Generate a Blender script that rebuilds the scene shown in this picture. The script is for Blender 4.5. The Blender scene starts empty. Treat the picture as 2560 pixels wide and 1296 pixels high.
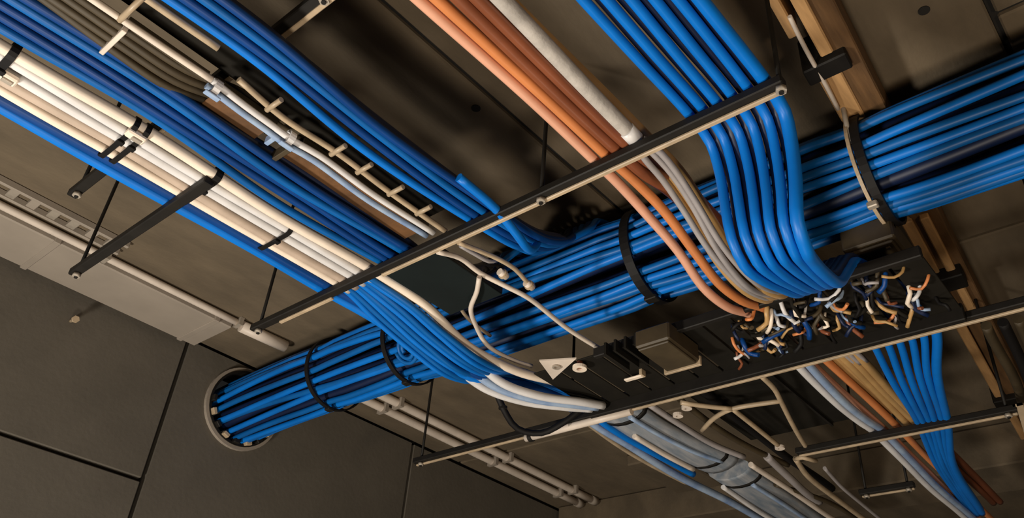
import bpy, bmesh, math, random
from mathutils import Vector, Matrix

random.seed(7)
S = bpy.context.scene
COL = S.collection
EYE = 1.6                      # camera height above the floor; heights below are given above the eye

# ------------------------------------------------------------------ camera
cam = bpy.data.cameras.new('camera')
cam.sensor_fit = 'HORIZONTAL'; cam.sensor_width = 36.0
cam.lens = 36.0 * 2072.21 / 2560.0
cam.clip_start = 0.01
cam_o = bpy.data.objects.new('camera', cam); COL.objects.link(cam_o)
R = Matrix(((0.6465722619, -0.4665805241, -0.6035287273),
            (-0.7595503673, -0.3202133203, -0.5661684105),
            (0.0709052160, 0.8244792563, -0.5614324593)))
cam_o.matrix_world = Matrix.Translation((0, 0, EYE)) @ R.to_4x4()
S.camera = cam_o

# ------------------------------------------------------------------ world, lights, exposure
W = bpy.data.worlds.new('world'); S.world = W; W.use_nodes = True
W.node_tree.nodes['Background'].inputs[0].default_value = (0.75, 0.72, 0.66, 1)
W.node_tree.nodes['Background'].inputs[1].default_value = 0.02
S.view_settings.view_transform = 'Standard'
S.view_settings.look = 'None'
S.view_settings.gamma = 1.0
S.view_settings.use_curve_mapping = False
S.view_settings.exposure = -0.44

def area(name, loc, target, size, sizey, power, color):
    l = bpy.data.lights.new(name, 'AREA'); l.shape = 'RECTANGLE'
    l.size = size; l.size_y = sizey; l.energy = power; l.color = color
    o = bpy.data.objects.new(name, l); COL.objects.link(o)
    o.location = loc
    o.rotation_euler = (Vector(target) - Vector(loc)).to_track_quat('-Z', 'Y').to_euler()
    return o
area('key_light', (-0.45, 1.85, EYE - 0.85), (0.8, 0.9, EYE + 1.0), 0.32, 0.32, 78, (1.0, 0.93, 0.82))  # unseen key light low on the left, no lamp body
area('low_fill_light', (0.15, 0.35, EYE - 1.2), (0.75, 0.75, EYE + 1.36), 0.4, 0.4, 38, (1.0, 0.88, 0.72))  # unseen fill added below the eye to lift the ceiling
area('warm_fill_light', (0.2, -1.6, EYE - 0.6), (1.4, 0.5, EYE + 1.1), 0.3, 0.3, 17, (1.0, 0.76, 0.50))  # unseen warm fill added from the right
area('floor_fill_light', (2.2, 1.3, 0.25), (1.9, 0.9, EYE + 1.1), 0.4, 0.4, 7, (1.0, 0.88, 0.74))  # unseen fill added near the floor for the far cables

# ------------------------------------------------------------------ helpers
def link(name, me, mat, parent=None):
    o = bpy.data.objects.new(name, me); COL.objects.link(o)
    if mat is not None: o.data.materials.append(mat)
    if parent is not None: o.parent = parent
    return o
def empty(name, loc):
    o = bpy.data.objects.new(name, None); COL.objects.link(o)
    o.empty_display_size = 0.05; o.location = loc
    return o
def child_of(o, p):
    o.parent = p
    o.matrix_parent_inverse = Matrix.Translation(p.location).inverted()
def tag(o, label=None, cat=None, group=None, kind=None):
    if label: o['label'] = label
    if cat: o['category'] = cat
    if group: o['group'] = group
    if kind: o['kind'] = kind
    return o
ORD = ('first', 'second', 'third', 'fourth', 'fifth', 'sixth', 'seventh', 'eighth', 'ninth', 'tenth')
def V(x, y, h): return Vector((x, y, EYE + h))

def spline(pts, step=0.02):
    P = [Vector(p) for p in pts]
    if len(P) == 2:
        n = max(1, int((P[1]-P[0]).length / 0.12))
        return [P[0].lerp(P[1], i/n) for i in range(n+1)]
    out = []
    Q = [P[0]*2-P[1]] + P + [P[-1]*2-P[-2]]
    for i in range(1, len(Q)-2):
        a, b, c, d = Q[i-1], Q[i], Q[i+1], Q[i+2]
        # centripetal Catmull-Rom keeps tight bends free of loops
        t0 = 0.0; t1 = t0 + max(1e-4, (b-a).length)**0.5
        t2 = t1 + max(1e-4, (c-b).length)**0.5; t3 = t2 + max(1e-4, (d-c).length)**0.5
        n = max(2, int((c-b).length/step))
        for k in range(n):
            t = t1 + (t2-t1)*k/n
            A1 = a*((t1-t)/(t1-t0)) + b*((t-t0)/(t1-t0))
            A2 = b*((t2-t)/(t2-t1)) + c*((t-t1)/(t2-t1))
            A3 = c*((t3-t)/(t3-t2)) + d*((t-t2)/(t3-t2))
            B1 = A1*((t2-t)/(t2-t0)) + A2*((t-t0)/(t2-t0))
            B2 = A2*((t3-t)/(t3-t1)) + A3*((t-t1)/(t3-t1))
            out.append(B1*((t2-t)/(t2-t1)) + B2*((t-t1)/(t2-t1)))
    out.append(P[-1])
    return out

def tube_data(path, r, sides=10, flat=1.0):
    """verts, faces of a tube along path; r may be a list; flat squashes it in height"""
    vs, fs = [], []
    n = len(path)
    up = Vector((0, 0, 1))
    T0 = (path[1]-path[0]).normalized()
    N = up.cross(T0)
    if N.length < 1e-3: N = Vector((1, 0, 0)).cross(T0)
    N.normalize()
    for i in range(n):
        T = (path[min(i+1, n-1)] - path[max(i-1, 0)]).normalized()
        N = (N - T*N.dot(T)).normalized()
        Bn = T.cross(N)
        rr = r[i] if isinstance(r, (list, tuple)) else r
        for k in range(sides):
            a = 2*math.pi*k/sides
            vs.append(path[i] + N*(math.cos(a)*rr) + Bn*(math.sin(a)*rr*flat))
    for i in range(n-1):
        for k in range(sides):
            k2 = (k+1) % sides
            fs.append((i*sides+k, i*sides+k2, (i+1)*sides+k2, (i+1)*sides+k))
    fs.append(tuple(range(sides-1, -1, -1)))
    fs.append(tuple((n-1)*sides+k for k in range(sides)))
    return vs, fs
def mesh_from(name, vs, fs, smooth=False):
    me = bpy.data.meshes.new(name); me.from_pydata([tuple(v) for v in vs], [], fs); me.update()
    if smooth: me.polygons.foreach_set('use_smooth', [len(p.vertices) == 4 for p in me.polygons])
    return me
def tube(name, pts, r, mat, parent=None, sides=10, step=0.02, flat=1.0, wob=0.0, smooth_path=True):
    """a tube whose origin sits at its first point"""
    path = spline(pts, step) if smooth_path else [Vector(p) for p in pts]
    if wob:
        p1, p2, f1, f2 = [random.uniform(0, 6.28) for _ in range(2)] + [random.uniform(7, 13) for _ in range(2)]
        s = 0.0; new = []
        for i, p in enumerate(path):
            if i: s += (path[i]-path[i-1]).length
            new.append(p + Vector((0, math.sin(s*f1+p1), math.sin(s*f2+p2)))*wob)
        path = new
    o0 = path[0].copy()
    vs, fs = tube_data([p-o0 for p in path], r, sides, flat)
    o = link(name, mesh_from(name, vs, fs, True), mat)
    o.location = o0
    if parent is not None: child_of(o, parent)
    return o
def box(name, lo, hi, mat, parent=None, bevel=0.0, rotz=0.0):
    c = Vector([(a+b)/2 for a, b in zip(lo, hi)]); d = [abs(b-a) for a, b in zip(lo, hi)]
    bm = bmesh.new(); bmesh.ops.create_cube(bm, size=1.0)
    for v in bm.verts: v.co = Vector((v.co.x*d[0], v.co.y*d[1], v.co.z*d[2]))
    if bevel: bmesh.ops.bevel(bm, geom=bm.edges[:], offset=bevel, segments=1, affect='EDGES')
    me = bpy.data.meshes.new(name); bm.to_mesh(me); bm.free()
    o = link(name, me, mat); o.location = c; o.rotation_euler.z = rotz
    if parent is not None: child_of(o, parent)
    return o
def ring(name, c, ax, r0, r1, w, mat, parent=None, n=36, squash=1.0):
    """flat band: inner radius r0, outer r1, width w along axis ax (0 = x, 1 = y, 2 = z)"""
    vs, fs = [], []
    for i in range(n):
        a = 2*math.pi*i/n
        for rr, u in ((r0, -w/2), (r1, -w/2), (r1, w/2), (r0, w/2)):
            p = [rr*math.cos(a), rr*math.sin(a)*squash]
            v = (u, p[0], p[1]) if ax == 0 else ((p[0], u, p[1]) if ax == 1 else (p[0], p[1], u))
            vs.append(v)
    for i in range(n):
        j = (i+1) % n
        for k in range(4):
            k2 = (k+1) % 4
            fs.append((i*4+k, i*4+k2, j*4+k2, j*4+k))
    me = mesh_from(name, vs, fs, True)
    bm = bmesh.new(); bm.from_mesh(me); bmesh.ops.recalc_face_normals(bm, faces=bm.faces[:]); bm.to_mesh(me); bm.free()
    me.polygons.foreach_set('use_smooth', [False]*len(me.polygons))
    o = link(name, me, mat); o.location = c
    if parent is not None: child_of(o, parent)
    return o

# ------------------------------------------------------------------ materials
def mat(name, col, rough=0.5, var=0.25, scale=8.0, metal=0.0, bump=0.0, bscale=60.0, stretch=(1, 1, 1), col2=None, spec=0.5, coat=0.0):
    m = bpy.data.materials.new(name); m.use_nodes = True
    nt = m.node_tree; b = nt.nodes['Principled BSDF']
    tc = nt.nodes.new('ShaderNodeTexCoord'); mp = nt.nodes.new('ShaderNodeMapping')
    mp.inputs['Scale'].default_value = stretch
    nt.links.new(tc.outputs['Object'], mp.inputs['Vector'])
    nz = nt.nodes.new('ShaderNodeTexNoise'); nz.inputs['Scale'].default_value = scale
    nz.inputs['Detail'].default_value = 6; nz.inputs['Roughness'].default_value = 0.6
    nt.links.new(mp.outputs['Vector'], nz.inputs['Vector'])
    rp = nt.nodes.new('ShaderNodeValToRGB')
    rp.color_ramp.elements[0].position = 0.3; rp.color_ramp.elements[1].position = 0.7
    c2 = col2 if col2 else tuple(c*(1-var) for c in col)
    rp.color_ramp.elements[0].color = (*c2, 1); rp.color_ramp.elements[1].color = (*col, 1)
    nt.links.new(nz.outputs['Fac'], rp.inputs['Fac'])
    nt.links.new(rp.outputs['Color'], b.inputs['Base Color'])
    b.inputs['Roughness'].default_value = rough; b.inputs['Metallic'].default_value = metal
    b.inputs['Specular IOR Level'].default_value = spec
    b.inputs['Coat Weight'].default_value = coat
    if bump:
        n2 = nt.nodes.new('ShaderNodeTexNoise'); n2.inputs['Scale'].default_value = bscale; n2.inputs['Detail'].default_value = 5
        nt.links.new(mp.outputs['Vector'], n2.inputs['Vector'])
        bp = nt.nodes.new('ShaderNodeBump'); bp.inputs['Strength'].default_value = bump; bp.inputs['Distance'].default_value = 0.004
        nt.links.new(n2.outputs['Fac'], bp.inputs['Height']); nt.links.new(bp.outputs['Normal'], b.inputs['Normal'])
    return m
M = {}
M['ceil'] = mat('ceiling_concrete', (0.150, 0.112, 0.070), 0.85, 0.4, 5, bump=0.35, bscale=70, stretch=(0.6, 1.6, 1))
M['wall'] = mat('wall_concrete', (0.125, 0.108, 0.085), 0.85, 0.22, 4, bump=0.25, bscale=60)
M['dark'] = mat('joint_dark', (0.012, 0.010, 0.008), 0.9, 0.3)
M['blue'] = mat('blue_cable', (0.002, 0.175, 0.66), 0.42, 0.3, 5, spec=0.3)
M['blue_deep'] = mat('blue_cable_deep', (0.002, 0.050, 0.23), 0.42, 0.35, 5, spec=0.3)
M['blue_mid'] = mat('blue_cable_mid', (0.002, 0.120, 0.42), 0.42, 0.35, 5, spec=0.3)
M['navy'] = mat('navy_shade_cable', (0.0025, 0.012, 0.055), 0.5, 0.4, 6)  # dark enough to paint gap shade into cables; tangle wires share it
M['cream'] = mat('cream_cable', (0.88, 0.75, 0.62), 0.4, 0.25, 9)
M['beige'] = mat('beige_cable', (0.55, 0.43, 0.34), 0.45, 0.35, 9)
M['white'] = mat('white_cable', (0.72, 0.70, 0.70), 0.4, 0.25, 9)
M['pale_blue'] = mat('pale_blue_cable', (0.36, 0.46, 0.60), 0.4, 0.4, 14, col2=(0.16, 0.25, 0.45))
M['salmon'] = mat('salmon_cable', (0.76, 0.39, 0.26), 0.35, 0.2, 6)
M['orange'] = mat('orange_cable', (0.68, 0.24, 0.08), 0.42, 0.3, 6)
M['brown_cable'] = mat('brown_cable', (0.24, 0.072, 0.030), 0.4, 0.4, 6)
M['ochre'] = mat('ochre_cable', (0.52, 0.31, 0.12), 0.4, 0.35, 8)
M['tan'] = mat('tan_steel', (0.50, 0.38, 0.25), 0.45, 0.4, 14, metal=0.0)
M['galv'] = mat('galvanised_steel', (0.46, 0.40, 0.33), 0.45, 0.35, 18, metal=0.3)
M['black'] = mat('black_rubber', (0.008, 0.007, 0.007), 0.6, 0.3, spec=0.2)
M['black_steel'] = mat('black_steel', (0.012, 0.010, 0.008), 0.6, 0.4, 20, spec=0.25)
M['grey_pipe'] = mat('grey_lagging', (0.50, 0.46, 0.42), 0.75, 0.35, 22, bump=0.8, bscale=40)
M['grey_cable'] = mat('grey_cable', (0.36, 0.33, 0.33), 0.45, 0.3, 9)
M['olive'] = mat('olive_cable', (0.060, 0.042, 0.020), 0.55, 0.5, 9)
M['rust'] = mat('rusty_brown_sheet', (0.16, 0.070, 0.021), 0.7, 0.65, 12, bump=0.3, bscale=50)
M['timber'] = mat('timber_beam', (0.17, 0.088, 0.034), 0.65, 0.5, 6, stretch=(1, 9, 9), bump=0.3, bscale=25)
M['batten'] = mat('timber_batten', (0.64, 0.37, 0.16), 0.6, 0.4, 6, stretch=(1, 7, 7), bump=0.2, bscale=25)
M['duct'] = mat('grey_trunking', (0.33, 0.28, 0.23), 0.6, 0.15, 5)
M['conduit'] = mat('pale_conduit', (0.72, 0.62, 0.53), 0.45, 0.25, 9)
M['sleeve'] = mat('blue_grey_sleeve', (0.36, 0.36, 0.37), 0.45, 0.45, 6, stretch=(1, 6, 6), col2=(0.13, 0.17, 0.22))
M['traypan'] = mat('tray_black', (0.012, 0.010, 0.007), 0.8, 0.5, 9, spec=0.15)
M['cover'] = mat('shade_sheet_black', (0.006, 0.010, 0.010), 0.7, 0.3, spec=0.2)  # near-black colour that stands in for shade past the long bar
M['floor'] = mat('floor_concrete', (0.20, 0.18, 0.15), 0.7, 0.25, 3)

# ------------------------------------------------------------------ setting
CEIL = 1.36; YW = 2.67
def struct(o): o['kind'] = 'structure'; return o
floor = struct(box('floor', (-3.2, -3.4, -0.1), (5.4, 2.9, 0.0), M['floor']))
# ceiling: dark slab with proud concrete panels below it, open joints between
ceiling = struct(box('ceiling', (-3.2, -3.4, EYE+CEIL+0.012), (5.4, 2.9, EYE+CEIL+0.2), M['dark']))
def panel(name, lo, hi, m, parent): return box(name, lo, hi, m, parent, bevel=0.004)
g = 0.006
for y0, y1, xs in ((-3.4, 0.05, (-3.2, -1.0, 1.36, 2.08, 2.345, 5.4)), (0.05, 0.99, (-3.2, -0.7, 2.08, 5.4)), (0.99, YW, (-3.2, -0.9, 2.6, 5.4))):
    for a, b in zip(xs, xs[1:]):
        panel('panel', (a+g, y0+g, EYE+CEIL), (b-g, y1-g, EYE+CEIL+0.03), M['ceil'], ceiling)
def anchor(x, y):
    vs, fs = tube_data([V(0, 0, -EYE-0.002), V(0, 0, -EYE+0.01)], 0.011, 14)
    o = link('anchor_socket', mesh_from('anchor_socket', vs, fs), M['dark']); o.location = V(x, y, CEIL); child_of(o, ceiling)
anchor(0.941, 1.038); anchor(1.264, 0.149)

# left wall: backing plus panels; the middle panel has the round opening for the big bundle
wall_left = struct(box('wall_left', (-3.2, YW+0.035, 0.0), (5.4, YW+0.05, EYE+CEIL+0.012), M['dark']))
HX, HH, HR = 1.462, 1.190, 0.144
bpy.data.objects.remove(wall_left)
def holed_wall(name, x0, x1, z0, z1, ya, yb, m, segs=40):
    cx, cz = HX, EYE+HH
    angs = [2*math.pi*i/segs for i in range(segs)] + [math.atan2(z-cz, x-cx) % (2*math.pi) for x in (x0, x1) for z in (z0, z1)]
    angs = sorted(set(round(a, 6) for a in angs))
    vs, fs = [], []
    for a in angs:
        c, s = math.cos(a), math.sin(a)
        t = min([q for q in (((x1-cx)/c if c > 1e-9 else 1e9), ((x0-cx)/c if c < -1e-9 else 1e9),
                             ((z1-cz)/s if s > 1e-9 else 1e9), ((z0-cz)/s if s < -1e-9 else 1e9)) if q > 0])
        for rr in (HR, t):
            for y in (ya, yb): vs.append((cx+c*rr, y, cz+s*rr))
    n = len(angs)
    for i in range(n):
        j = (i+1) % n
        a, b = i*4, j*4        # 0 inner-front 1 inner-back 2 outer-front 3 outer-back
        fs += [(a, a+2, b+2, b), (a+1, b+1, b+3, a+3), (a, b, b+1, a+1), (a+2, a+3, b+3, b+2)]
    me = mesh_from(name, vs, fs)
    bm = bmesh.new(); bm.from_mesh(me); bmesh.ops.recalc_face_normals(bm, faces=bm.faces[:]); bm.to_mesh(me); bm.free()
    return link(name, me, m)
wall_left = struct(holed_wall('wall_left', -3.2, 5.4, 0.0, EYE+CEIL+0.012, YW+0.03, YW+0.10, M['dark']))
def wp(x0, x1, h0, h1):
    o = box('panel', (x0+1.6*g, YW, EYE+h0+g), (x1-1.6*g, YW+0.035, EYE+h1-g), M['wall'], None, bevel=0.003); o.parent = wall_left
WX = (-3.2, -2.2, -0.3, 1.19, 2.31, 3.43, 5.4)
for a, b in zip(WX, WX[1:]):
    if b <= -0.3 and a >= -2.2:                     # window bay out of the picture
        wp(a, b, -1.6, -0.85); wp(a, b, 0.25, 0.835); wp(a, b, 0.835, CEIL); wp(a, b, -0.85, 0.25)
    elif b <= 1.2:
        wp(a, b, -1.6, -0.35); wp(a, b, -0.35, 0.835); wp(a, b, 0.835, CEIL)
    elif a == 1.19:
        hp = holed_wall('panel', a+g, b-g, EYE-0.35, EYE+CEIL-g, YW, YW+0.035, M['wall']); hp.parent = wall_left
        wp(a, b, -1.6, -0.35)
    else:
        wp(a, b, -1.6, CEIL)
wall_far = struct(box('wall_far', (5.0, -3.4, 0), (5.15, YW, EYE+CEIL), M['wall']))
wall_right = struct(box('wall_right', (-3.2, -3.3, 0), (5.0, -3.15, EYE+CEIL), M['wall']))
wall_back = struct(box('wall_back', (-3.2, -3.15, 0), (-3.05, YW, EYE+CEIL), M['wall']))
# concrete beam crossing the ceiling far off, with a haunch against it
trim_1 = struct(box('trim_1', (3.32, -3.15, EYE+1.20), (3.62, YW-0.03, EYE+CEIL-0.002), M['ceil'], bevel=0.006))
trim_2 = struct(box('trim_2', (2.9, 1.70, EYE+1.31), (3.315, 1.94, EYE+CEIL-0.002), M['ceil'], bevel=0.006))

# ------------------------------------------------------------------ fittings along the left wall
tr = empty('wall_trunking', V(-0.6, 2.52, CEIL-0.001))
tag(tr, 'flat grey-brown cable trunking under the ceiling along the left wall', 'trunking')
box('body', (-0.6, 2.405, EYE+CEIL-0.034), (1.20, 2.64, EYE+CEIL-0.001), M['duct'], tr, bevel=0.004)
for x in (-0.35, 0.58, 1.13): box('strap', (x, 2.40, EYE+CEIL-0.037), (x+0.02, 2.645, EYE+CEIL-0.001), M['duct'], tr, bevel=0.002)
cd = empty('pale_conduit', V(-0.6, 2.385, CEIL-0.016))
tag(cd, 'pale conduit pipe on the ceiling edge of the grey trunking', 'conduit')
tube('pipe', [V(-0.6, 2.385, CEIL-0.016), V(1.22, 2.385, CEIL-0.016)], 0.012, M['conduit'], cd)
tube('end_sleeve', [V(1.22, 2.385, CEIL-0.022), V(1.40, 2.375, CEIL-0.022)], 0.021, M['conduit'], cd, sides=14)
for x in (0.1, 0.72, 1.2): box('clip', (x, 2.362, EYE+CEIL-0.030), (x+0.014, 2.402, EYE+CEIL-0.001), M['galv'], cd)
# perforated strut
ps = empty('perforated_strut', V(-0.6, 2.30, CEIL-0.001))
tag(ps, 'slotted metal strut fixed to the ceiling beside the pale conduit', 'strut')
yA, yB = 2.262, 2.325
box('edge_rail', (-0.6, yA, EYE+CEIL-0.022), (0.74, yA+0.012, EYE+CEIL-0.001), M['duct'], ps, bevel=0.002)
box('edge_rail', (-0.6, yB, EYE+CEIL-0.022), (0.74, yB+0.012, EYE+CEIL-0.001), M['duct'], ps, bevel=0.002)
slat = None
for i in range(23):
    x = -0.59+i*0.058
    o = box('crosspiece', (x, yA+0.012, EYE+CEIL-0.018), (x+0.026, yB, EYE+CEIL-0.002), M['galv'] if i % 3 else M['duct'], ps, bevel=0.002)
# twin conduits that come out beyond the big bundle
for k, (y, w) in enumerate(((2.385, 'upper'), (2.475, 'lower'))):
    t = empty('wall_conduit', V(1.80, y, CEIL-0.02))
    tag(t, f'{w} of two pale straight conduits on the ceiling beyond the thick blue bundle', 'conduit', 'twin conduits beyond the bundle')
    tube('pipe', [V(1.75, y, CEIL-0.02), V(3.26, y+0.005, CEIL-0.02)], 0.017, M['conduit'], t, sides=14)
    tube('end_cap', [V(3.26, y+0.005, CEIL-0.02), V(3.30, y+0.005, CEIL-0.02)], 0.021, M['duct'], t, sides=14)
    for x in (1.95, 2.62, 3.1): box('clip', (x, y-0.026, EYE+CEIL-0.040), (x+0.016, y+0.026, EYE+CEIL-0.001), M['duct'], t)
# wall stud below the trunking
wb = empty('wall_bolt', V(0.79, YW, 1.14)); tag(wb, 'small brass-coloured bolt sticking out of the left wall', 'bolt')
tube('shank', [V(0.79, YW, 1.24), V(0.79, YW-0.035, 1.235)], 0.006, M['tan'], wb)
tube('head', [V(0.79, YW-0.03, 1.236), V(0.79, YW-0.042, 1.234)], 0.012, M['tan'], wb, sides=6)

# wall sleeve round the bundle
sl = empty('wall_sleeve', V(HX, YW, HH)); tag(sl, 'round metal wall sleeve where the thick blue bundle goes in', 'sleeve')
ring('flange', V(HX, YW-0.008, HH), 1, HR-0.004, HR+0.010, 0.015, M['duct'], sl, n=44)
ring('liner', V(HX, YW+0.03, HH), 1, HR-0.010, HR-0.002, 0.10, M['black_steel'], sl, n=44)
for i in range(9):
    a = math.radians(185+i*21)
    c = V(HX+math.cos(a)*(HR-0.013), YW-0.018, HH+math.sin(a)*(HR-0.013))
    o = box('wedge', c-Vector((0.012, 0.02, 0.007)), c+Vector((0.012, 0.02, 0.007)), M['tan' if i % 2 else 'black_steel'], sl, bevel=0.002)
    o.rotation_euler.y = -a+math.pi/2

# ------------------------------------------------------------------ support bars
BAR_TOP = 0.985
def support_bar(x, y0, y1, h, label, rods, lips=None):
    """strut channel: dark side walls, paler bottom lip, threaded rods up to the ceiling"""
    t = empty('support_bar', V(x, y0, h)); tag(t, label, 'support bar', 'support bars under the cables')
    box('channel', (x-0.012, y0, EYE+h-0.017), (x+0.009, y1, EYE+h), M['black_steel'], t, bevel=0.002)
    for a, b in (((y0+0.004, y1-0.004),) if lips is None else lips):
        box('lip', (x+0.0025, a, EYE+h-0.0225), (x+0.0115, b, EYE+h-0.0165), M['tan'], t, bevel=0.0015)
    for y in rods:
        r = tube('threaded_rod', [V(x, y, h-0.03), V(x, y, CEIL)], 0.0042, M['black_steel'], t, sides=8)
        tube('nut', [V(x, y, h-0.027), V(x, y, h-0.018)], 0.009, M['galv'], r, sides=6)
    return t
support_bar(0.405, 0.80, 1.70, 1.068, 'support bar crossing the top left above the brown tray', (0.83, 1.67), ((0.804, 1.34),))
support_bar(0.517, 1.295, 1.865, BAR_TOP, 'dark support bar under the cream cables, its end near the grey trunking', (1.84,), ())
support_bar(0.918, 0.318, 1.725, BAR_TOP, 'long support bar in mid picture under cream, copper and bright blue cables', (0.325, 0.80, 1.70), ((0.322, 1.25), (1.42, 1.62)))

# ------------------------------------------------------------------ the thick bundle along y
MX, MH, MR = 1.468, 1.192, 0.109
straps_y = (0.352, 0.905, 1.765, 2.13)
def m_path(ang, rad, ph):
    pts = []
    y = -1.6
    while y < 2.95:
        pinch = max([math.exp(-((y-s)/0.05)**2) for s in straps_y])
        a = ang + 0.10*math.sin(y*2.1+ph) + 0.05*math.sin(y*5.3+ph*2)
        r = rad*(1+0.025*math.sin(y*3.7+ph*3)) * (1-0.05*pinch)
        bend = max(0.0, (y-2.25)/0.42)**2 * -0.012
        pts.append(V(MX+math.cos(a)*r, y, MH+bend+math.sin(a)*r))
        y += 0.07
    return pts
blues = ('blue_mid', 'blue', 'blue_mid', 'blue')
for i in range(22):
    o = tube('blue_cable', m_path(2*math.pi*i/22, MR-0.001, i*1.7), 0.0100, M[blues[(i*7) % 4]], step=0.035, sides=10)
    tag(o, f'{ORD[i-9]} blue cable of the thick round bundle, counted from its upper edge' if 9 <= i <= 17 else 'blue cable on the hidden back of the thick round bundle', 'cable', 'thick blue bundle')
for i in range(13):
    o = tube('blue_cable', m_path(2*math.pi*(i+0.5)/13, 0.079, i*2.3), 0.0160, M['navy'], step=0.05, sides=8)  # core coloured navy to put shade between the outer cables
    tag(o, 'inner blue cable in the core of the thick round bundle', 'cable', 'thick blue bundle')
for y, lab, mm, w in ((2.13, 'black strap round the thick blue bundle, nearest the wall sleeve', 'black', 0.016),
                   (1.765, 'black strap round the thick blue bundle, second from the wall sleeve', 'black', 0.016),
                   (0.905, 'broad black strap round the thick blue bundle beside the orange cables', 'black', 0.024)):
    t = empty('bundle_strap', V(MX, y, MH-MR)); tag(t, lab, 'strap', 'straps round the thick bundle')
    ring('band', V(MX, y, MH), 1, MR+0.0105, MR+0.0155, w, M[mm], t, n=48)
    box('buckle', (MX-0.012, y-w*0.7, EYE+MH-MR-0.023), (MX+0.012, y+w*0.7, EYE+MH-MR-0.0125), M['black_steel'], t, bevel=0.002)
t = empty('hanger_clamp', V(MX, 0.352, MH-MR)); tag(t, 'tan and black hanger clamp round the thick blue bundle at right', 'clamp')
ring('band', V(MX, 0.343, MH), 1, MR+0.0105, MR+0.017, 0.018, M['black'], t, n=48)
ring('rim', V(MX, 0.358, MH), 1, MR+0.0105, MR+0.020, 0.007, M['tan'], t, n=48)
tube('drop_rod', [V(MX-0.115, 0.356, MH), V(MX-0.13, 0.352, CEIL)], 0.005, M['galv'], t, sides=8)
for x in (MX-0.06, MX+0.03): box('bolt', (x, 0.345, EYE+MH-MR-0.020), (x+0.014, 0.366, EYE+MH-MR-0.006), M['galv'], t, bevel=0.002)

# ------------------------------------------------------------------ cables along x, lane by lane
def lane(name, y, r, m, prof, label, group, cat='cable', wob=0.0015, dy=0.0, dh=0.0, sides=10):
    """prof: (x, y offset, height)"""
    return tag(tube(name, [V(x, y+oy+dy, h+dh) for x, oy, h in prof], r, m, wob=wob, sides=sides), label, cat, group)
x_in = -0.75

# blue pair on the wall side of the cream cables
for k, y in enumerate((1.456, 1.431)):
    lane('blue_cable', y, 0.0125, M['blue' if k == 0 else 'blue_deep'],
         [(x_in, 0, 1.0), (0, 0, 0.998), (0.38, 0, 0.999), (0.7, -0.012, 0.995), (0.93, 0, 0.999), (1.05, -0.02, 0.985), (1.2, -0.05, 0.952), (1.38, -0.07, 0.945), (1.62, -0.08, 1.0), (2.0, -0.09, 1.0)],
         ('outer' if k == 0 else 'inner') + ' of two blue cables along the lower edge of the cream cables', 'blue pair beside the cream cables', dh=-0.001)
# cream cables
cy = (1.404, 1.378, 1.351, 1.325, 1.297)
for k, y in enumerate(cy):
    prof = [(x_in, 0, 1.0), (0.2, 0.002, 0.998), (0.38, 0, 0.999), (0.66, -0.002, 0.994), (0.93, 0, 0.999)]
    if k < 4: prof = prof[:-1] + [(0.955, 0, 0.998)]
    elif k == 4: prof += [(1.08, -0.012, 0.985), (1.25, 0.0, 0.955), (1.42, -0.012, 0.955), (1.62, -0.03, 0.99), (1.9, -0.03, 1.0)]
    lane('cream_cable', y, (0.0105, 0.0118, 0.0108, 0.0105, 0.0118)[k], M[('cream', 'beige', 'white', 'white', 'cream')[k]], prof,
         f'{ORD[k]} of five cream cables on the left, counted from the lower edge', 'cream cables on the left')
# thin blue cables that come out of the ends of the cream sleeves past the long bar
for k in range(8):
    y = 1.424-k*0.0178
    ys = cy[k//2] + (0.0045 if k % 2 == 0 else -0.0045)
    lane('blue_cable', y, 0.0076, M['blue' if k % 2 == 0 else 'blue_mid'],
         [(0.935, ys-y, 0.998), (0.965, (ys-y)*0.9, 0.995), (1.06, -0.006, 0.972-0.003*(k % 2)), (1.16, -0.01, 0.945), (1.28, -0.01, 0.925+0.003*(k % 3)), (1.38, 0.0, 0.945), (1.47, 0.01, 0.985), (1.75, 0.0, 1.02)],
         f'{ORD[k]} of eight thin blue cables fanning down past the long bar, counted from below', 'blue fan past the long bar', wob=0.0015)
# deep blue bundle next to the cream cables; it climbs over the thick bundle
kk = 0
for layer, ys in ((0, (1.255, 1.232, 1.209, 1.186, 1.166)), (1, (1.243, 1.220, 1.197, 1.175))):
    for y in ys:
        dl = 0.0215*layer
        o = lane('blue_cable', y, 0.0105 if layer else 0.0088, M['navy' if layer else ('blue_mid', 'blue_deep', 'blue_deep')[kk % 3]],  # upper layer navy: gap shade put into its colour
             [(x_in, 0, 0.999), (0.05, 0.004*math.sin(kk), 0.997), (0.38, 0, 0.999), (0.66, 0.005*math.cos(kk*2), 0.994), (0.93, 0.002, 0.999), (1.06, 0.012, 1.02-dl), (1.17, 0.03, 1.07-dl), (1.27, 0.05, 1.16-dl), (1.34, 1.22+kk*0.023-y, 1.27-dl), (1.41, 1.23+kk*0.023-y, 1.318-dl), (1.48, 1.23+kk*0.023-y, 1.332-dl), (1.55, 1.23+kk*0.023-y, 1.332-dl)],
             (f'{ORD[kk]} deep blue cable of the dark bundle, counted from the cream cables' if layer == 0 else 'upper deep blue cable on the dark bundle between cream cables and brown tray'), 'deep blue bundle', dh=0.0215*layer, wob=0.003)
        kk += 1
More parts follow.
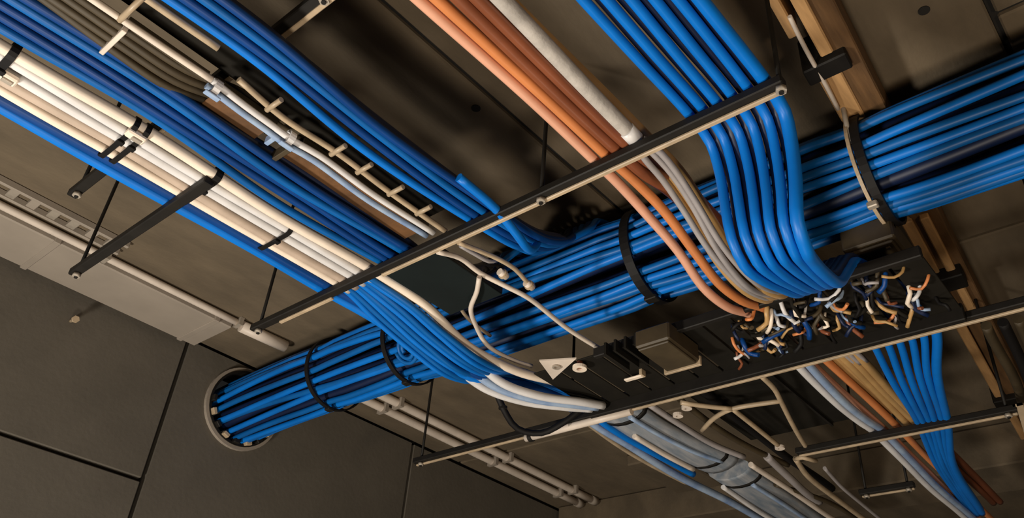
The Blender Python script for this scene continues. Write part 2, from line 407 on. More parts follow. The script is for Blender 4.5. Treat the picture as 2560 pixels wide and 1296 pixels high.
# blue bundle on the far side of the ladder tray
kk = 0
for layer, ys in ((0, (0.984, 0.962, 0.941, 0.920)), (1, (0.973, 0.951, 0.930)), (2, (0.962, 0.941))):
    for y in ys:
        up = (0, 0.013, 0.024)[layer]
        lane('blue_cable', y, 0.0095 if layer else 0.0080, M['navy' if layer else ('blue', 'blue_deep', 'blue_mid', 'blue_deep')[kk]],  # upper layers navy, painting the shade between the lower cables
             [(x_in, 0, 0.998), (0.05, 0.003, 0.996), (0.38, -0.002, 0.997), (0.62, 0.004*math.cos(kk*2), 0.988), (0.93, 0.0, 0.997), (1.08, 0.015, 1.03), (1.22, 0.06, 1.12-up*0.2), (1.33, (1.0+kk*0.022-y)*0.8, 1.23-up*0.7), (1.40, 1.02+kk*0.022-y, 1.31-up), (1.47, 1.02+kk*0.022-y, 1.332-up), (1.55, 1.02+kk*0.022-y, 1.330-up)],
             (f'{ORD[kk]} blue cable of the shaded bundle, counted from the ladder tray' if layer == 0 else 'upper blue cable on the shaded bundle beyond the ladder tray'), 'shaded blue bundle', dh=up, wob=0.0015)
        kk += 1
# a loose blue loop hanging from that bundle
tag(tube('blue_cable', [V(0.80, 0.905, 0.99), V(0.90, 0.902, 0.98), V(0.97, 0.905, 0.962), V(1.03, 0.925, 0.968), V(1.08, 0.95, 1.01), V(1.12, 0.97, 1.08)], 0.009, M['blue']),
    'loose blue cable drooping beside the long bar at the shaded bundle', 'cable')

# copper coloured run
for k, (y, r, m, w) in enumerate(((0.677, 0.0118, 'salmon', 'salmon-pink outermost'), (0.653, 0.0118, 'orange', 'bright orange'), (0.629, 0.0122, 'brown_cable', 'red-brown'), (0.606, 0.0118, 'brown_cable', 'dark red-brown, next to the grey pipe,'))):
    s = k*0.0
    tip = [(x_in, 0, 1.0), (0.3, 0, 0.998), (0.93, 0, 0.999), (1.0, 0.0, 0.999), (1.10, 0.0, 0.99-0.004*k), (1.21, 0, 0.968-0.014*k), (1.30, 0, 0.932-0.004*k), (1.40, 0.0, 0.935), (1.50, 0, 0.968), (1.60, 0, 0.99), (1.75, 0, 0.992), (2.27, -0.004, 0.985), (2.6, -0.002, 0.98), (3.2, 0, 0.975)]
    mm = M[m] if k < 2 else M[m]
    if k >= 2: tip = [(x, oy, h if x < 0.95 else (1.003+0.006*(k-2) if x < 1.05 else (1.022+0.012*(k-2) if x < 1.25 else 1.03))) for x, oy, h in tip]
    else: tip = [(x, oy + (0.004 if k == 0 else -0.008)*min(1, max(0, (x-0.95)/0.15)), h) for x, oy, h in tip]
    lane('copper_cable', y, r*(0.82 if k < 2 else 0.92), mm, tip, f'{w} cable of the copper-coloured run over the long bar', 'copper-coloured run')
# grey pipe ending at the bar, and the grey cables that go on
gp = tag(tube('grey_pipe', [V(x_in, 0.586, 1.006), V(0.3, 0.582, 1.004), V(0.6, 0.583, 1.002), V(0.90, 0.588, 1.000)], 0.0135, M['grey_pipe'], wob=0.0015, sides=14),
         'rough pale grey pipe beside the copper-coloured cables, ending at the bar', 'pipe')
tube('end_collar', [V(0.885, 0.5878, 1.0), V(0.915, 0.588, 0.999)], 0.0150, M['white'], gp, sides=14)
for k, y in enumerate((0.597, 0.582, 0.567)):
    lane('grey_cable', y, 0.0062, M['grey_cable'],
         [(0.917, (0.588-y)*0.5, 0.999), (0.96, 0, 0.992), (1.02, 0, 0.984), (1.09, 0, 0.958), (1.16, 0, 0.922), (1.22, 0.0, 0.905), (1.30, 0.0, 0.90), (1.40, 0.003, 0.93), (1.49, 0.003, 0.975), (1.9, 0.0, 0.99)],
         f'{ORD[k]} of three thin grey cables sagging past the end of the grey pipe', 'thin grey cables', wob=0.003)
for k, y in enumerate((0.609, 0.592, 0.577)):
    lane('ochre_cable', y, 0.0105, M['ochre'],
         [(0.45, 0.016, 1.036), (0.95, 0.014, 1.036), (1.05, 0.004, 1.018), (1.11, 0.0, 0.99), (1.17, 0.0, 0.962), (1.25, 0.0, 0.925), (1.34, 0.0, 0.918), (1.43, 0.0, 0.945), (1.50, 0.0, 0.985), (1.75, 0.0, 0.995), (2.3, 0.0, 0.985)],
         f'{ORD[k]} of three ochre cables sagging beneath the thick blue bundle', 'ochre cables under the thick bundle', wob=0.002)

# six bright blue cables with the steep drop, and added navy ones whose colour puts shade in their gaps
def drop(k):
    d = 0.006*k
    n = 0.0055*k                     # they draw together as they fall
    return [(x_in, 0.0, 1.0), (0.3, 0, 1.0), (0.75, 0, 0.999), (0.93, 0, 0.998), (0.985, 0, 0.985), (1.012, n*0.2, 0.93), (1.022, n*0.4, 0.865), (1.035, n*0.8, 0.815-d*0.5), (1.075, 0.002+n, 0.787-d*0.4), (1.14, 0.004+n*1.5, 0.795), (1.22, 0.006+n*1.9, 0.82), (1.33, 0.012+n*2.2, 0.865), (1.41, 0.018+n*2.2, 0.935), (1.475, 0.02+n*2, 0.992), (1.56, 0.02+n*1.2, 0.995), (1.70, 0.02, 0.988), (1.80, 0.03, 0.975), (1.95, 0.05+k*0.006, 0.955), (2.25, 0.09+k*0.012, 0.965), (2.6, 0.15+k*0.018, 0.97), (3.1, 0.2+k*0.02, 0.97)]
for k in range(6):
    lane('bright_blue_cable', 0.484-k*0.0268, 0.0086 if k < 5 else 0.0112, M['blue'], drop(k),
         f'{ORD[k]} of six bright blue cables dropping over the bar, counted from the grey pipe', 'six bright blue cables', wob=0.0012)
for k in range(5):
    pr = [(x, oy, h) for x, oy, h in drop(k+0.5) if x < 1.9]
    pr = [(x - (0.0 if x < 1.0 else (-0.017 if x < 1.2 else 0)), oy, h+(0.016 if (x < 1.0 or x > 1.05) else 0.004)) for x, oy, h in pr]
    lane('navy_shade_cable', 0.484-(k+0.5)*0.0268, 0.0098, M['navy'], pr,
         f'{ORD[k]} of five navy cables added as shade in the gaps behind the bright blue ones', 'added shade cables behind the bright blue ones', wob=0.001)

# olive cables at top left
for k, y in enumerate((1.148, 1.130, 1.112, 1.094)):
    lane('olive_cable', y, 0.008, M['olive'], [(x_in, 0, 1.0), (0.1, 0, 0.998), (0.24, 0.005, 1.0), (0.34, 0.01, 1.005), (0.45, 0.01, 1.035), (0.9, 0.01, 1.04)],
         f'{ORD[k]} of four dark olive cables beside the ladder tray at top left', 'olive cables', wob=0.003)

# ------------------------------------------------------------------ ladder tray with brown pans
lt = empty('ladder_tray', V(-0.6, 1.07, 1.0)); tag(lt, 'narrow ladder tray with tan rails, rungs and rusty brown pans', 'cable tray')
tube('rail', [V(-0.6, 1.074, 0.990), V(0.2, 1.073, 0.990), V(0.372, 1.070, 0.990)], 0.0062, M['conduit'], lt)
tube('rail', [V(-0.6, 1.006, 0.992), V(0.20, 1.006, 0.992), V(0.34, 1.002, 0.992)], 0.0062, M['tan'], lt)
tube('rail', [V(0.40, 1.034, 0.992), V(0.50, 1.046, 0.990), V(0.62, 1.040, 0.990), V(0.755, 1.046, 0.990), V(0.91, 1.046, 0.990)], 0.0058, M['tan'], lt)
for x in (0.10, 0.21, 0.47, 0.612, 0.675, 0.755, 0.83):
    y0, y1 = (1.006, 1.074) if x < 0.35 else (1.012, 1.050)
    tube('rung', [V(x, y0-0.004, 0.986), V(x, y1, 0.986)], 0.0052, M['tan'], lt, sides=8)
for x0, x1 in ((0.225, 0.372), (0.402, 0.515), (0.575, 0.90)):
    box('pan', (x0, 1.095, EYE+1.012), (x1, 1.162, EYE+1.016), M['rust'], lt, bevel=0.001)
    box('pan_flange', (x0, 1.090, EYE+1.000), (x1, 1.095, EYE+1.022), M['olive'], lt)
box('shade_pan', (-0.6, 0.992, EYE+1.040), (0.90, 1.092, EYE+1.044), M['traypan'], lt, bevel=0.001)  # black sheet added as shade above the ladder gaps
box('end_plate', (0.222, 1.088, EYE+0.985), (0.230, 1.166, EYE+1.005), M['conduit'], lt, bevel=0.001)
box('end_plate', (0.520, 1.088, EYE+0.988), (0.529, 1.130, EYE+1.005), M['pale_blue'], lt, bevel=0.001)
box('end_plate', (0.556, 1.100, EYE+0.990), (0.566, 1.166, EYE+1.012), M['olive'], lt, bevel=0.001)
# pale cables clipped under the ladder
for k, y in enumerate((1.086, 1.066)):
    lane('pale_cable', y, 0.0062, M['pale_blue' if k == 0 else 'white'],
         [(0.372, -0.003, 0.984), (0.44, 0, 0.982), (0.50, 0.004, 0.984), (0.535, 0.002, 0.980), (0.60, 0.0, 0.984), (0.74, 0.006, 0.982), (0.90, 0.006, 0.990)],
         ('blue-white' if k == 0 else 'white') + ' thin cable clipped under the ladder tray', 'pale cables under the ladder tray', wob=0.0015)
for x, y in ((0.536, 1.074), (0.383, 1.074)):
    t = empty('cable_clip', V(x, y, 0.98)); tag(t, 'small pale clip on the thin cables, ' + ('near the brown pans' if x > 0.5 else 'at the top left bar'), 'clip')
    ring('band', V(x, y, 0.982), 0, 0.012, 0.017, 0.012, M['white'], t, n=18, squash=0.9)
    box('saddle', (x-0.014, y-0.006, EYE+0.962), (x+0.014, y+0.006, EYE+0.9655), M['pale_blue'], t, bevel=0.001)

# thin tan cables that go on past the long bar
def thin(pts, r, m, label, name='tan_cable'):
    return tag(tube(name, [V(*p) for p in pts], r, M[m], sides=8, step=0.015), label, 'cable', 'thin tan cables past the long bar')
thin([(0.93, 1.025, 0.965), (1.035, 1.019, 0.985), (1.10, 1.02, 0.992), (1.158, 1.032, 0.992), (1.19, 1.045, 1.01)], 0.0052, 'tan', 'thin tan cable from the long bar, uppermost of three')
thin([(0.93, 1.084, 0.965), (1.00, 1.088, 0.99), (1.067, 1.094, 0.992), (1.13, 1.075, 0.985), (1.19, 1.059, 0.98), (1.38, 1.08, 0.99), (1.579, 1.061, 0.985)], 0.0058, 'conduit', 'long thin pale cable crossing in front of the thick blue bundle')
thin([(1.067, 1.094, 0.981), (1.095, 1.125, 0.97), (1.135, 1.18, 0.965), (1.196, 1.225, 0.97), (1.311, 1.282, 0.975), (1.42, 1.289, 0.985), (1.48, 1.285, 0.995)], 0.0058, 'conduit', 'thin pale cable branching off and curving down towards the black tray')
thin([(1.06, 1.15, 1.03), (1.10, 1.18, 1.0), (1.148, 1.232, 1.0), (1.22, 1.275, 1.01), (1.33, 1.30, 1.02)], 0.0045, 'tan', 'faint tan cable just behind the branching pale cable')
thin([(0.955, 1.045, 0.98), (1.0, 1.046, 0.985), (1.045, 1.047, 0.992), (1.07, 1.05, 1.01)], 0.0048, 'grey_cable', 'short grey cable end between the thin tan cables')
def knob(x, y, h, label):
    t = empty('cable_joint', V(x, y, h)); tag(t, label, 'joint')
    tube('sleeve', [V(x-0.012, y, h), V(x+0.012, y, h)], 0.0085, M['conduit'], t, sides=10)
    ring('collar', V(x, y, h), 0, 0.008, 0.0112, 0.006, M['tan'], t, n=16)
bp2 = empty('shade_sheet', V(1.04, 1.18, 0.982)); tag(bp2, 'near-black sheet added as shade past the long bar between the blue fan and pale cable', 'plate')
box('sheet', (0.935, 1.100, EYE+0.980), (1.15, 1.262, EYE+0.984), M['cover'], bp2, bevel=0.001)  # dark sheet added in place of plain shade
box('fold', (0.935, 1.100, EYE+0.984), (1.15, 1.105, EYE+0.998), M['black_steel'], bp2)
# coil of blue cable lying against the thick bundle
coil = [V(1.358, 1.655, 1.098)+Vector((0.63*math.sin(a)*rr, math.cos(a)*rr, -0.78*math.sin(a)*rr)) for a, rr in [(2*math.pi*i/14, 0.044-0.0010*i) for i in range(30)]]
tag(tube('blue_cable', coil, 0.0062, M['blue_mid'], sides=8, step=0.012), 'small coil of blue cable against the thick bundle behind the fan', 'cable')
knob(1.165, 1.034, 0.99, 'pale joint where the uppermost thin tan cable meets the blue')
knob(1.10, 1.055, 0.992, 'pale joint on the middle of the thin tan cables')

# ------------------------------------------------------------------ cable ties on the cream cables
def tie(x, y0, y1, h, label, w=0.010):
    t = empty('cable_tie', V(x, y0, h)); tag(t, label, 'cable tie', 'ties round the cream cables')
    r = 0.0155
    pts = []
    n = 6
    for i in range(n+1): pts.append((y0+(y1-y0)*i/n, h-r))
    for i in range(1, 6): a = -math.pi/2+math.pi*i/6; pts.append((y1+math.cos(a)*r, h+math.sin(a)*r))
    for i in range(n+1): pts.append((y1+(y0-y1)*i/n, h+r))
    for i in range(1, 6): a = math.pi/2+math.pi*i/6; pts.append((y0+math.cos(a)*r, h+math.sin(a)*r))
    vs, fs = [], []
    cyy = (y0+y1)/2
    for (y, z) in pts:
        dz = 0.0022 if z > h else -0.0022
        for q in ((-w/2, 0), (w/2, 0), (w/2, 1), (-w/2, 1)):
            vs.append((q[0], y-y0+(0.002*q[1]*(1 if y > cyy else -1) if not (y0 <= y <= y1) else 0), z-h+dz*q[1]))
    n2 = len(pts)
    for i in range(n2):
        j = (i+1) % n2
        for k in range(4):
            k2 = (k+1) % 4
            fs.append((i*4+k, i*4+k2, j*4+k2, j*4+k))
    me = mesh_from('band', vs, fs)
    bm = bmesh.new(); bm.from_mesh(me); bmesh.ops.recalc_face_normals(bm, faces=bm.faces[:]); bm.to_mesh(me); bm.free()
    o = link('band', me, M['black']); o.location = V(x, y0, h); child_of(o, t)
    yb = y0+(y1-y0)*0.3
    box('lock', (x-w*0.7, yb, EYE+h-r-0.008), (x+w*0.7, yb+0.012, EYE+h-r-0.002), M['black'], t, bevel=0.001)
    return t
tie(0.352, 1.298, 1.404, 0.997, 'black cable tie on the cream cables, upper of the close pair')
tie(0.374, 1.298, 1.404, 0.998, 'black cable tie on the cream cables, lower of the close pair')
tie(0.135, 1.300, 1.404, 0.998, 'black cable tie on the cream cables near the left picture edge', w=0.014)
tie(0.525, 1.298, 1.404, 0.997, 'black cable tie on the cream cables over the dark support bar', w=0.014)
tie(0.715, 1.320, 1.404, 0.994, 'black cable tie on the cream cables halfway to the long bar')
# pale connectors by the ties
for x, y, l in ((0.150, 1.345, 'pale connector on the cream cables near the left picture edge'), (0.363, 1.30, 'pale yellow connector between the close pair of ties'), (0.098, 1.39, 'pale connector at the left picture edge beside the blue pair')):
    t = empty('connector', V(x, y, 0.985)); tag(t, l, 'connector')
    box('housing', (x-0.018, y-0.011, EYE+0.975), (x+0.018, y+0.011, EYE+0.987), M['cream'], t, bevel=0.003)
    box('latch', (x-0.006, y-0.005, EYE+0.971), (x+0.012, y+0.005, EYE+0.9755), M['galv'], t, bevel=0.001)

# ------------------------------------------------------------------ black cross tray and far bars
ct = empty('cross_tray', V(1.42, 0.30, 0.97)); tag(ct, 'wide black cable tray lying crosswise under the thick blue bundle', 'cable tray')
TY0, TY1 = 0.30, 1.27
for i in range(14):
    y = TY0+(TY1-TY0)*i/14
    box('pan_slat', (1.470, y+0.003, EYE+0.962), (1.715, y+(TY1-TY0)/14-0.003, EYE+0.966), M['traypan'], ct, bevel=0.001)
box('side_rail', (1.457, TY0, EYE+0.950), (1.472, TY1-0.2, EYE+0.975), M['black_steel'], ct, bevel=0.002)
box('side_rail', (1.713, TY0, EYE+0.935), (1.728, TY1, EYE+0.975), M['black_steel'], ct, bevel=0.002)
support_bar(1.742, 0.0-0.6, 1.99, 0.962, 'longest support bar, running past the black tray to the right edge', (0.12, 1.35, 1.96))
support_bar(2.262, 0.335, 0.92, 0.962, 'support bar at lower right under the white and orange cables', (0.36,))
support_bar(2.68, 0.73, 0.90, 0.962, 'short support bar low at the right beyond the lower right bar', (0.75, 0.88))
sv = empty('bar_sleeve', V(1.742, 1.27, 0.95)); tag(sv, 'pale sleeve on the longest bar left of the black tray', 'sleeve')
tube('tube', [V(1.746, 1.15, 0.938), V(1.746, 1.52, 0.938)], 0.011, M['conduit'], sv, sides=12)
ring('clip', V(1.746, 1.50, 0.938), 1, 0.0105, 0.0145, 0.012, M['black_steel'], sv, n=16)

# brown metal box under the tray
jb = empty('control_box', V(1.48, 0.93, 0.962)); tag(jb, 'dark brown metal box hanging under the black tray beside the tan cable', 'box')
box('housing', (1.42, 0.835, EYE+0.915), (1.555, 0.925, EYE+0.960), M['olive'], jb, bevel=0.004)
box('lid', (1.425, 0.84, EYE+0.909), (1.55, 0.92, EYE+0.9155), M['olive'], jb, bevel=0.002)
for i in range(4): box('fin', (1.43, 0.928+i*0.028, EYE+0.93), (1.53, 0.934+i*0.028, EYE+0.962), M['traypan'], jb)
box('corner_bracket', (1.552, 0.832, EYE+0.906), (1.560, 0.93, EYE+0.930), M['tan'], jb, bevel=0.001)
jx = empty('junction_box', V(1.55, 0.42, 1.06)); tag(jx, 'brown junction box below the thick blue bundle at the timber beam', 'junction box')
box('housing', (1.48, 0.345, EYE+1.03), (1.665, 0.45, EYE+1.085), M['olive'], jx, bevel=0.004)
box('cover', (1.487, 0.352, EYE+1.022), (1.658, 0.443, EYE+1.0305), M['olive'], jx, bevel=0.003)
for x in (1.50, 1.64):
    for y in (0.362, 0.430): box('screw', (x, y, EYE+1.018), (x+0.008, y+0.008, EYE+1.0225), M['tan'], jx)

# pale tab and eye bolt under the tray
tb = empty('pale_tab', V(1.60, 1.03, 0.95)); tag(tb, 'pale metal tab beside the dark brown box', 'tab')
box('blade', (1.592, 1.02, EYE+0.944), (1.606, 1.072, EYE+0.950), M['cream'], tb, bevel=0.002); box('foot', (1.590, 1.016, EYE+0.946), (1.608, 1.024, EYE+0.962), M['tan'], tb)
eb = empty('eye_bolt', V(1.45, 1.085, 0.962)); tag(eb, 'pale eye bolt with a red centre under the black tray', 'bolt')
ring('eye', V(1.478, 1.125, 0.945), 2, 0.008, 0.018, 0.008, M['cream'], eb, n=20); tube('stem', [V(1.478, 1.125, 0.946), V(1.478, 1.125, 0.966)], 0.0075, M['brown_cable'], eb, sides=10)
pl = empty('mounting_plate', V(1.43, 1.17, 0.96)); tag(pl, 'pale triangular mounting plate between the white cables and eye bolt', 'plate')
vs = [(0, 0, 0), (0.10, 0.035, 0), (0.04, -0.085, 0), (0, 0, 0.004), (0.10, 0.035, 0.004), (0.04, -0.085, 0.004)]
o = link('plate', mesh_from('plate', vs, [(0, 2, 1), (3, 4, 5), (0, 1, 4, 3), (1, 2, 5, 4), (2, 0, 3, 5)]), M['conduit']); o.location = V(1.41, 1.20, 0.955); child_of(o, pl)
ring('washer', V(1.455, 1.18, 0.952), 2, 0.006, 0.011, 0.004, M['galv'], pl, n=16)
# white-ended cable bundle lying on the tray's left end
for k in range(3):
    thin([(1.30+0.02*k, 1.40-0.03*k, 0.955), (1.42, 1.385-0.03*k, 0.93), (1.52, 1.345-0.03*k, 0.925), (1.62, 1.29-0.03*k, 0.935), (1.70, 1.25-0.02*k, 0.95)], 0.0115, ('white', 'pale_blue', 'white')[k],
         ('lowest white', 'blue-white middle', 'upper white')[k] + ' cable end swelling out below the blue fan', 'white_cable')
    COL.objects[-1]['group'] = 'white cable ends'
dr = empty('hose_loop', V(1.56, 1.33, 0.95)); tag(dr, 'black hose loop hanging left of the black tray', 'hose')
tube('hose', [V(1.50, 1.44, 1.0), V(1.55, 1.44, 0.94), V(1.61, 1.435, 0.90), V(1.66, 1.39, 0.895), V(1.68, 1.33, 0.92), V(1.70, 1.28, 0.96)], 0.009, M['black'], dr)
ring('clip', V(1.55, 1.44, 0.94), 2, 0.0088, 0.012, 0.008, M['black_steel'], dr, n=14)

# tangle of short coloured wire ends under the tray
tang = [('orange', 0.008), ('ochre', 0.010), ('white', 0.008), ('cream', 0.009), ('blue_deep', 0.011), ('grey_cable', 0.007), ('ochre', 0.007), ('pale_blue', 0.008), ('olive', 0.009), ('black', 0.008), ('brown_cable', 0.009)]
cn = {'orange': 'orange', 'ochre': 'ochre', 'white': 'white', 'cream': 'cream', 'blue_deep': 'deep blue', 'grey_cable': 'grey', 'salmon': 'salmon-pink', 'pale_blue': 'pale blue', 'olive': 'olive', 'black': 'black', 'brown_cable': 'red-brown'}
rnd = random.Random(11)
tang = tang + [('black', 0.009), ('navy', 0.010), ('olive', 0.008), ('traypan', 0.010), ('navy', 0.008)]
cn['navy'] = 'navy'; cn['traypan'] = 'dull black'
for i in range(96):
    m, r = tang[(i*5 + i//16) % 16]
    y = 0.76-0.42*(i/95)+rnd.uniform(-0.03, 0.03); x = 1.475+rnd.uniform(0, 0.17)
    L = rnd.uniform(0.02, 0.055); a = rnd.uniform(-2.2, 2.2)
    d = Vector((math.cos(a), math.sin(a), 0)); e = Vector((-d.y, d.x, 0))*rnd.uniform(-0.015, 0.015)
    h = 0.953-rnd.uniform(0, 0.010)
    o = tube('wire_end', [V(x, y, 0.968), V(x, y, h)+d*0.006, V(x, y, h-0.010)+d*L*0.5+e, V(x, y, h-0.006-rnd.uniform(0, 0.016))+d*L+e*0.3], r*rnd.uniform(0.36, 0.58), M[m], sides=8, step=0.01)
    tag(o, f'{cn[m]} wire end in the tangle below the black tray', 'wire', f'{cn[m]} wire ends under the tray')

# ------------------------------------------------------------------ beyond the longest bar
# wire frame
wf = empty('cable_hanger', V(1.76, 0.9, 0.95)); tag(wf, 'bent tan wire frame hooked on the longest bar', 'hanger')
for pts in ([(1.755, 1.24, 0.955), (1.758, 1.055, 0.955), (1.764, 0.784, 0.955)], [(1.764, 0.784, 0.955), (1.85, 0.79, 0.955), (1.925, 0.808, 0.955), (2.05, 0.84, 0.955), (2.16, 0.866, 0.955), (2.262, 0.89, 0.962)],
            [(1.925, 0.806, 0.955), (1.905, 0.935, 0.955), (1.93, 1.0, 0.955), (1.99, 1.075, 0.955)], [(1.905, 0.935, 0.955), (2.06, 0.94, 0.955), (2.20, 0.945, 0.955)], [(1.80, 1.03, 0.955), (1.86, 0.98, 0.955), (1.905, 0.935, 0.955)]):
    tube('wire', [V(*p) for p in pts], 0.0068, M['tan'], wf, sides=8, step=0.02)
for p in ((1.83, 1.03), (1.86, 1.075), (2.205, 0.945)): ring('wire_eye', V(p[0], p[1], 0.952), 2, 0.006, 0.014, 0.008, M['conduit'], wf, n=16)
# dark sheet added as shade between frame and white cable
bp = empty('gap_shade_sheet', V(2.0, 0.76, 0.99)); tag(bp, 'dark sheet added as shade above the bent wire hanger and beside the blue-white cable', 'plate')
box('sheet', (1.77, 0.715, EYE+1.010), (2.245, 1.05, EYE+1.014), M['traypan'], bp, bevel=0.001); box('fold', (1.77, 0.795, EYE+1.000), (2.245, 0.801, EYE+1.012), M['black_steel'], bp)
# white and pale cables beside the copper run
for k, (y, m, lab) in enumerate(((0.700, 'white', 'blue-white cable beside the orange run at lower right'), (0.676, 'pale_blue', 'pale blue cable between the white cable and orange run at lower right'))):
    lane('pale_cable', y, 0.010, M[m], [(1.60, -0.01, 0.99), (1.72, -0.005, 0.985), (1.80, 0, 0.972), (2.0, 0, 0.96), (2.2, 0, 0.972), (2.26, 0, 0.978), (2.45, 0, 0.965), (2.8, 0.004, 0.96), (3.2, 0.005, 0.96)], lab, 'pale cables at lower right', dh=-0.004*k)
rp_ = empty('brown_strip', V(2.0, 0.60, 0.99)); tag(rp_, 'rusty brown strip between the orange run and blue cables at lower right', 'strip')
box('sheet', (1.77, 0.585, EYE+0.998), (2.24, 0.648, EYE+1.002), M['ochre'], rp_, bevel=0.001); box('fold', (1.77, 0.578, EYE+0.99), (2.24, 0.585, EYE+1.006), M['rust'], rp_)
# grey-blue sleeves
def sleeve(name, pts, r, label, flat=0.45):
    t = empty(name, V(*pts[0])); tag(t, label, 'sleeve', 'blue-grey sleeves')
    tube('body', [V(*p) for p in pts], r, M['sleeve'], t, sides=16, flat=flat)
    for f in (0.12, 0.86):
        i = f*(len(pts)-1); a = int(i); p = V(*pts[a]).lerp(V(*pts[min(a+1, len(pts)-1)]), i-a)
        tube('band', [p-Vector((0.008, 0, 0)), p+Vector((0.008, 0, 0))], r*1.04, M['black_steel'], t, sides=16, flat=flat*1.04)
sleeve('cable_sleeve', [(1.76, 1.23, 0.985), (1.95, 1.225, 0.975), (2.12, 1.20, 0.97), (2.28, 1.175, 0.975)], 0.070, 'broad blue-grey sleeve below the longest bar, nearer of two')
sleeve('cable_sleeve', [(2.34, 1.18, 0.975), (2.55, 1.18, 0.97), (2.8, 1.185, 0.97), (3.1, 1.19, 0.97)], 0.072, 'broad blue-grey sleeve at the bottom edge, farther of two')
def far(pts, r, m, label, nm='tan_cable', wob=0.0015):
    return tag(tube(nm, [V(*p) for p in pts], r, M[m], sides=8, wob=wob), label, 'cable', 'cables beyond the longest bar')
far([(1.70, 1.325, 0.99), (1.80, 1.325, 0.965), (2.0, 1.315, 0.955), (2.28, 1.318, 0.955), (2.6, 1.30, 0.955), (3.1, 1.29, 0.955)], 0.0125, 'pale_blue', 'pale blue cable along the lower edge of the blue-grey sleeves', 'blue_cable')
far([(1.70, 1.295, 0.99), (1.80, 1.292, 0.965), (1.9, 1.288, 0.955), (2.05, 1.285, 0.955), (2.3, 1.285, 0.965)], 0.011, 'blue', 'short blue cable on the nearer blue-grey sleeve', 'blue_cable')
far([(1.90, 1.245, 0.942), (2.05, 1.235, 0.936), (2.2, 1.225, 0.936)], 0.008, 'conduit', 'pale cable running along the nearer blue-grey sleeve')
far([(2.30, 1.085, 0.96), (2.55, 1.08, 0.955), (2.9, 1.075, 0.955), (3.2, 1.07, 0.955)], 0.009, 'conduit', 'pale cable on the right edge of the farther blue-grey sleeve')
far([(2.28, 1.02, 0.965), (2.45, 1.03, 0.955), (2.6, 1.045, 0.955), (2.75, 1.06, 0.97)], 0.012, 'grey_cable', 'short grey cable right of the farther sleeve')
far([(2.33, 0.955, 0.962), (2.31, 0.925, 0.955), (2.36, 0.905, 0.955)], 0.007, 'tan', 'tan cable hook at the end of the lower right bar')
far([(2.33, 0.955, 0.962), (2.45, 0.975, 0.955), (2.7, 0.985, 0.955), (3.1, 0.99, 0.955)], 0.0085, 'tan', 'tan cable running from the lower right bar to the bottom edge')
far([(2.45, 0.915, 0.965), (2.65, 0.935, 0.96), (3.1, 0.945, 0.96)], 0.006, 'grey_cable', 'thin grey cable right of the long tan one at the bottom')
far([(1.72, 1.40, 1.03), (1.95, 1.43, 1.03), (2.2, 1.45, 1.03), (2.5, 1.42, 1.02)], 0.0085, 'tan', 'tan cable left of the blue-grey sleeves')
far([(1.80, 1.13, 0.975), (1.95, 1.12, 0.965), (2.12, 1.11, 0.965), (2.25, 1.08, 0.965)], 0.009, 'grey_cable', 'grey cable between the nearer sleeve and the wire frame')
far([(1.85, 1.06, 0.99), (2.05, 1.05, 0.975), (2.25, 1.03, 0.97), (2.4, 1.01, 0.975)], 0.009, 'olive', 'dark olive cable behind the wire frame')
far([(1.78, 0.98, 1.0), (2.0, 0.99, 0.99), (2.3, 0.99, 0.985), (2.7, 0.995, 0.99)], 0.012, 'black', 'black cable behind the wire frame')

far([(1.80, 1.19, 0.952), (1.95, 1.18, 0.946), (2.1, 1.16, 0.942), (2.22, 1.14, 0.950)], 0.007, 'pale_blue', 'thin pale blue strand added as a highlight on the right flank of the nearer sleeve')  # this and the next two: pale strands added as sleeve highlights
far([(2.40, 1.235, 0.944), (2.6, 1.238, 0.938), (2.85, 1.235, 0.938), (3.1, 1.24, 0.94)], 0.008, 'white', 'white strand added as a highlight along the left flank of the farther sleeve')
far([(2.42, 1.14, 0.942), (2.6, 1.135, 0.938), (2.9, 1.14, 0.938)], 0.007, 'pale_blue', 'thin pale blue strand added as a highlight on the right flank of the farther sleeve')
far([(2.5, 1.10, 0.96), (2.7, 1.03, 0.96), (2.95, 1.02, 0.965), (3.2, 1.03, 0.97)], 0.008, 'olive', 'dark olive cable between the farther sleeve and the long tan cable')
# ------------------------------------------------------------------ timber beam under the ceiling at right
bt = empty('timber_beam', V(1.0, 0.3, CEIL)); tag(bt, 'brown timber beam with tan battens under the ceiling at right', 'beam')
yaw = math.atan2(0.135, 1.88)
def yb(x): return 0.350+(x-1.018)*0.0718
def slab(name, x0, x1, ya, yb2, h0, h1, m):
    vs = []
    for x in (x0, x1):
        for yy in (ya, yb2):
            for h in (h0, h1): vs.append((x-1.0, yb(x)+yy-0.3, h-CEIL))
    fs = [(0, 1, 3, 2), (4, 6, 7, 5), (0, 4, 5, 1), (2, 3, 7, 6), (0, 2, 6, 4), (1, 5, 7, 3)]
    me = mesh_from(name, vs, fs)
    bm = bmesh.new(); bm.from_mesh(me); bmesh.ops.recalc_face_normals(bm, faces=bm.faces[:])
    bmesh.ops.bevel(bm, geom=bm.edges[:], offset=0.003, segments=1, affect='EDGES'); bm.to_mesh(me); bm.free()
    o = link(name, me, m); o.location = V(1.0, 0.3, CEIL); child_of(o, bt); return o
slab('body', -0.6, 4.9, -0.095, -0.030, 1.285, CEIL-0.001, M['timber'])
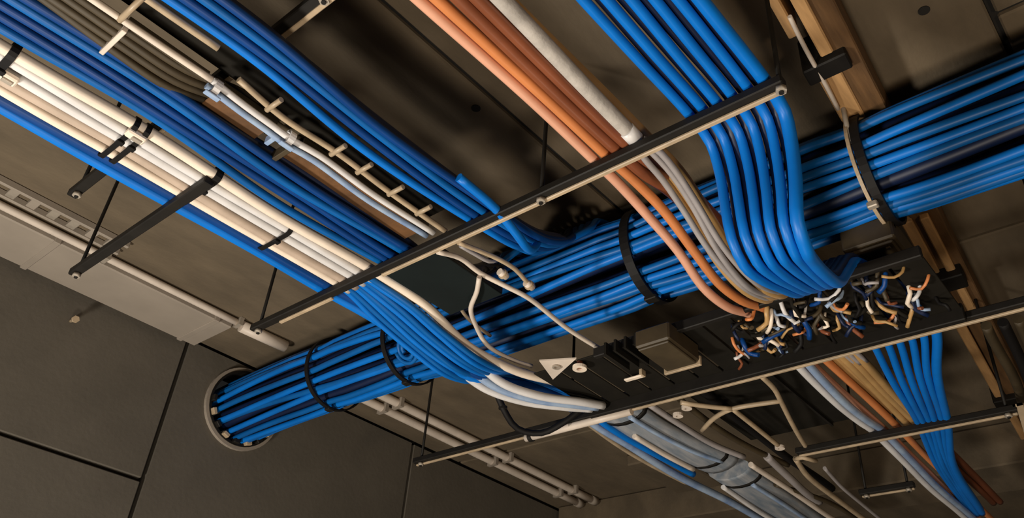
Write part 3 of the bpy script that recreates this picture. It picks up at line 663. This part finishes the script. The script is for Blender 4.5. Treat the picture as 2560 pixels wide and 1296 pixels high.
slab('batten', -0.6, 1.12, -0.012, 0.008, 1.29, CEIL-0.001, M['batten'])
slab('batten', -0.6, 1.185, -0.055, -0.030, 1.275, 1.30, M['batten'])
slab('batten', 1.235, 1.42, -0.050, -0.004, 1.28, 1.33, M['batten'])
slab('batten', 1.80, 2.10, -0.034, -0.008, 1.275, 1.33, M['batten'])
slab('batten', 1.80, 2.30, -0.072, -0.050, 1.270, 1.30, M['batten'])
slab('batten', 2.14, 2.24, -0.030, 0.006, 1.270, 1.31, M['batten'])
slab('batten', 2.34, 2.92, -0.026, 0.002, 1.280, 1.32, M['batten'])
slab('batten', 2.98, 4.9, -0.030, -0.004, 1.280, 1.32, M['batten'])
slab('bracket', 1.19, 1.235, -0.075, 0.012, 1.265, CEIL-0.001, M['black_steel'])
slab('bracket', 2.06, 2.13, -0.085, 0.015, 1.25, CEIL-0.001, M['black_steel'])
slab('bracket', 2.92, 2.98, -0.075, 0.012, 1.265, CEIL-0.001, M['black_steel'])
tube('fixing_wire', [V(1.05, 0.335, 1.27), V(1.14, 0.345, 1.272), V(1.25, 0.352, 1.268), V(1.33, 0.36, 1.27)], 0.0045, M['conduit'], bt, sides=8)

# tan post at the right edge
po = empty('tan_post', V(2.29, 0.325, 0.95)); tag(po, 'tan angle piece hanging at the end of the lower right bar', 'angle piece')
box('leg', (2.25, 0.318, EYE+0.80), (2.262, 0.336, EYE+0.962), M['tan'], po, bevel=0.002); box('foot', (2.25, 0.318, EYE+0.952), (2.30, 0.345, EYE+0.962), M['tan'], po, bevel=0.002)
# dark bundled hoses at the lower right corner
for k in range(5):
    tag(tube('dark_hose', [V(1.95, 0.30-0.03*k, 1.03), V(2.3, 0.33-0.03*k, 1.02), V(2.8, 0.40-0.03*k, 1.02), V(3.4, 0.48-0.03*k, 1.03)], 0.012, M[('olive', 'black', 'olive', 'brown_cable', 'black')[k]], wob=0.004),
        f'{ORD[k]} of five dark hoses right of the blue cables at lower right', 'hose', 'dark hoses at lower right')
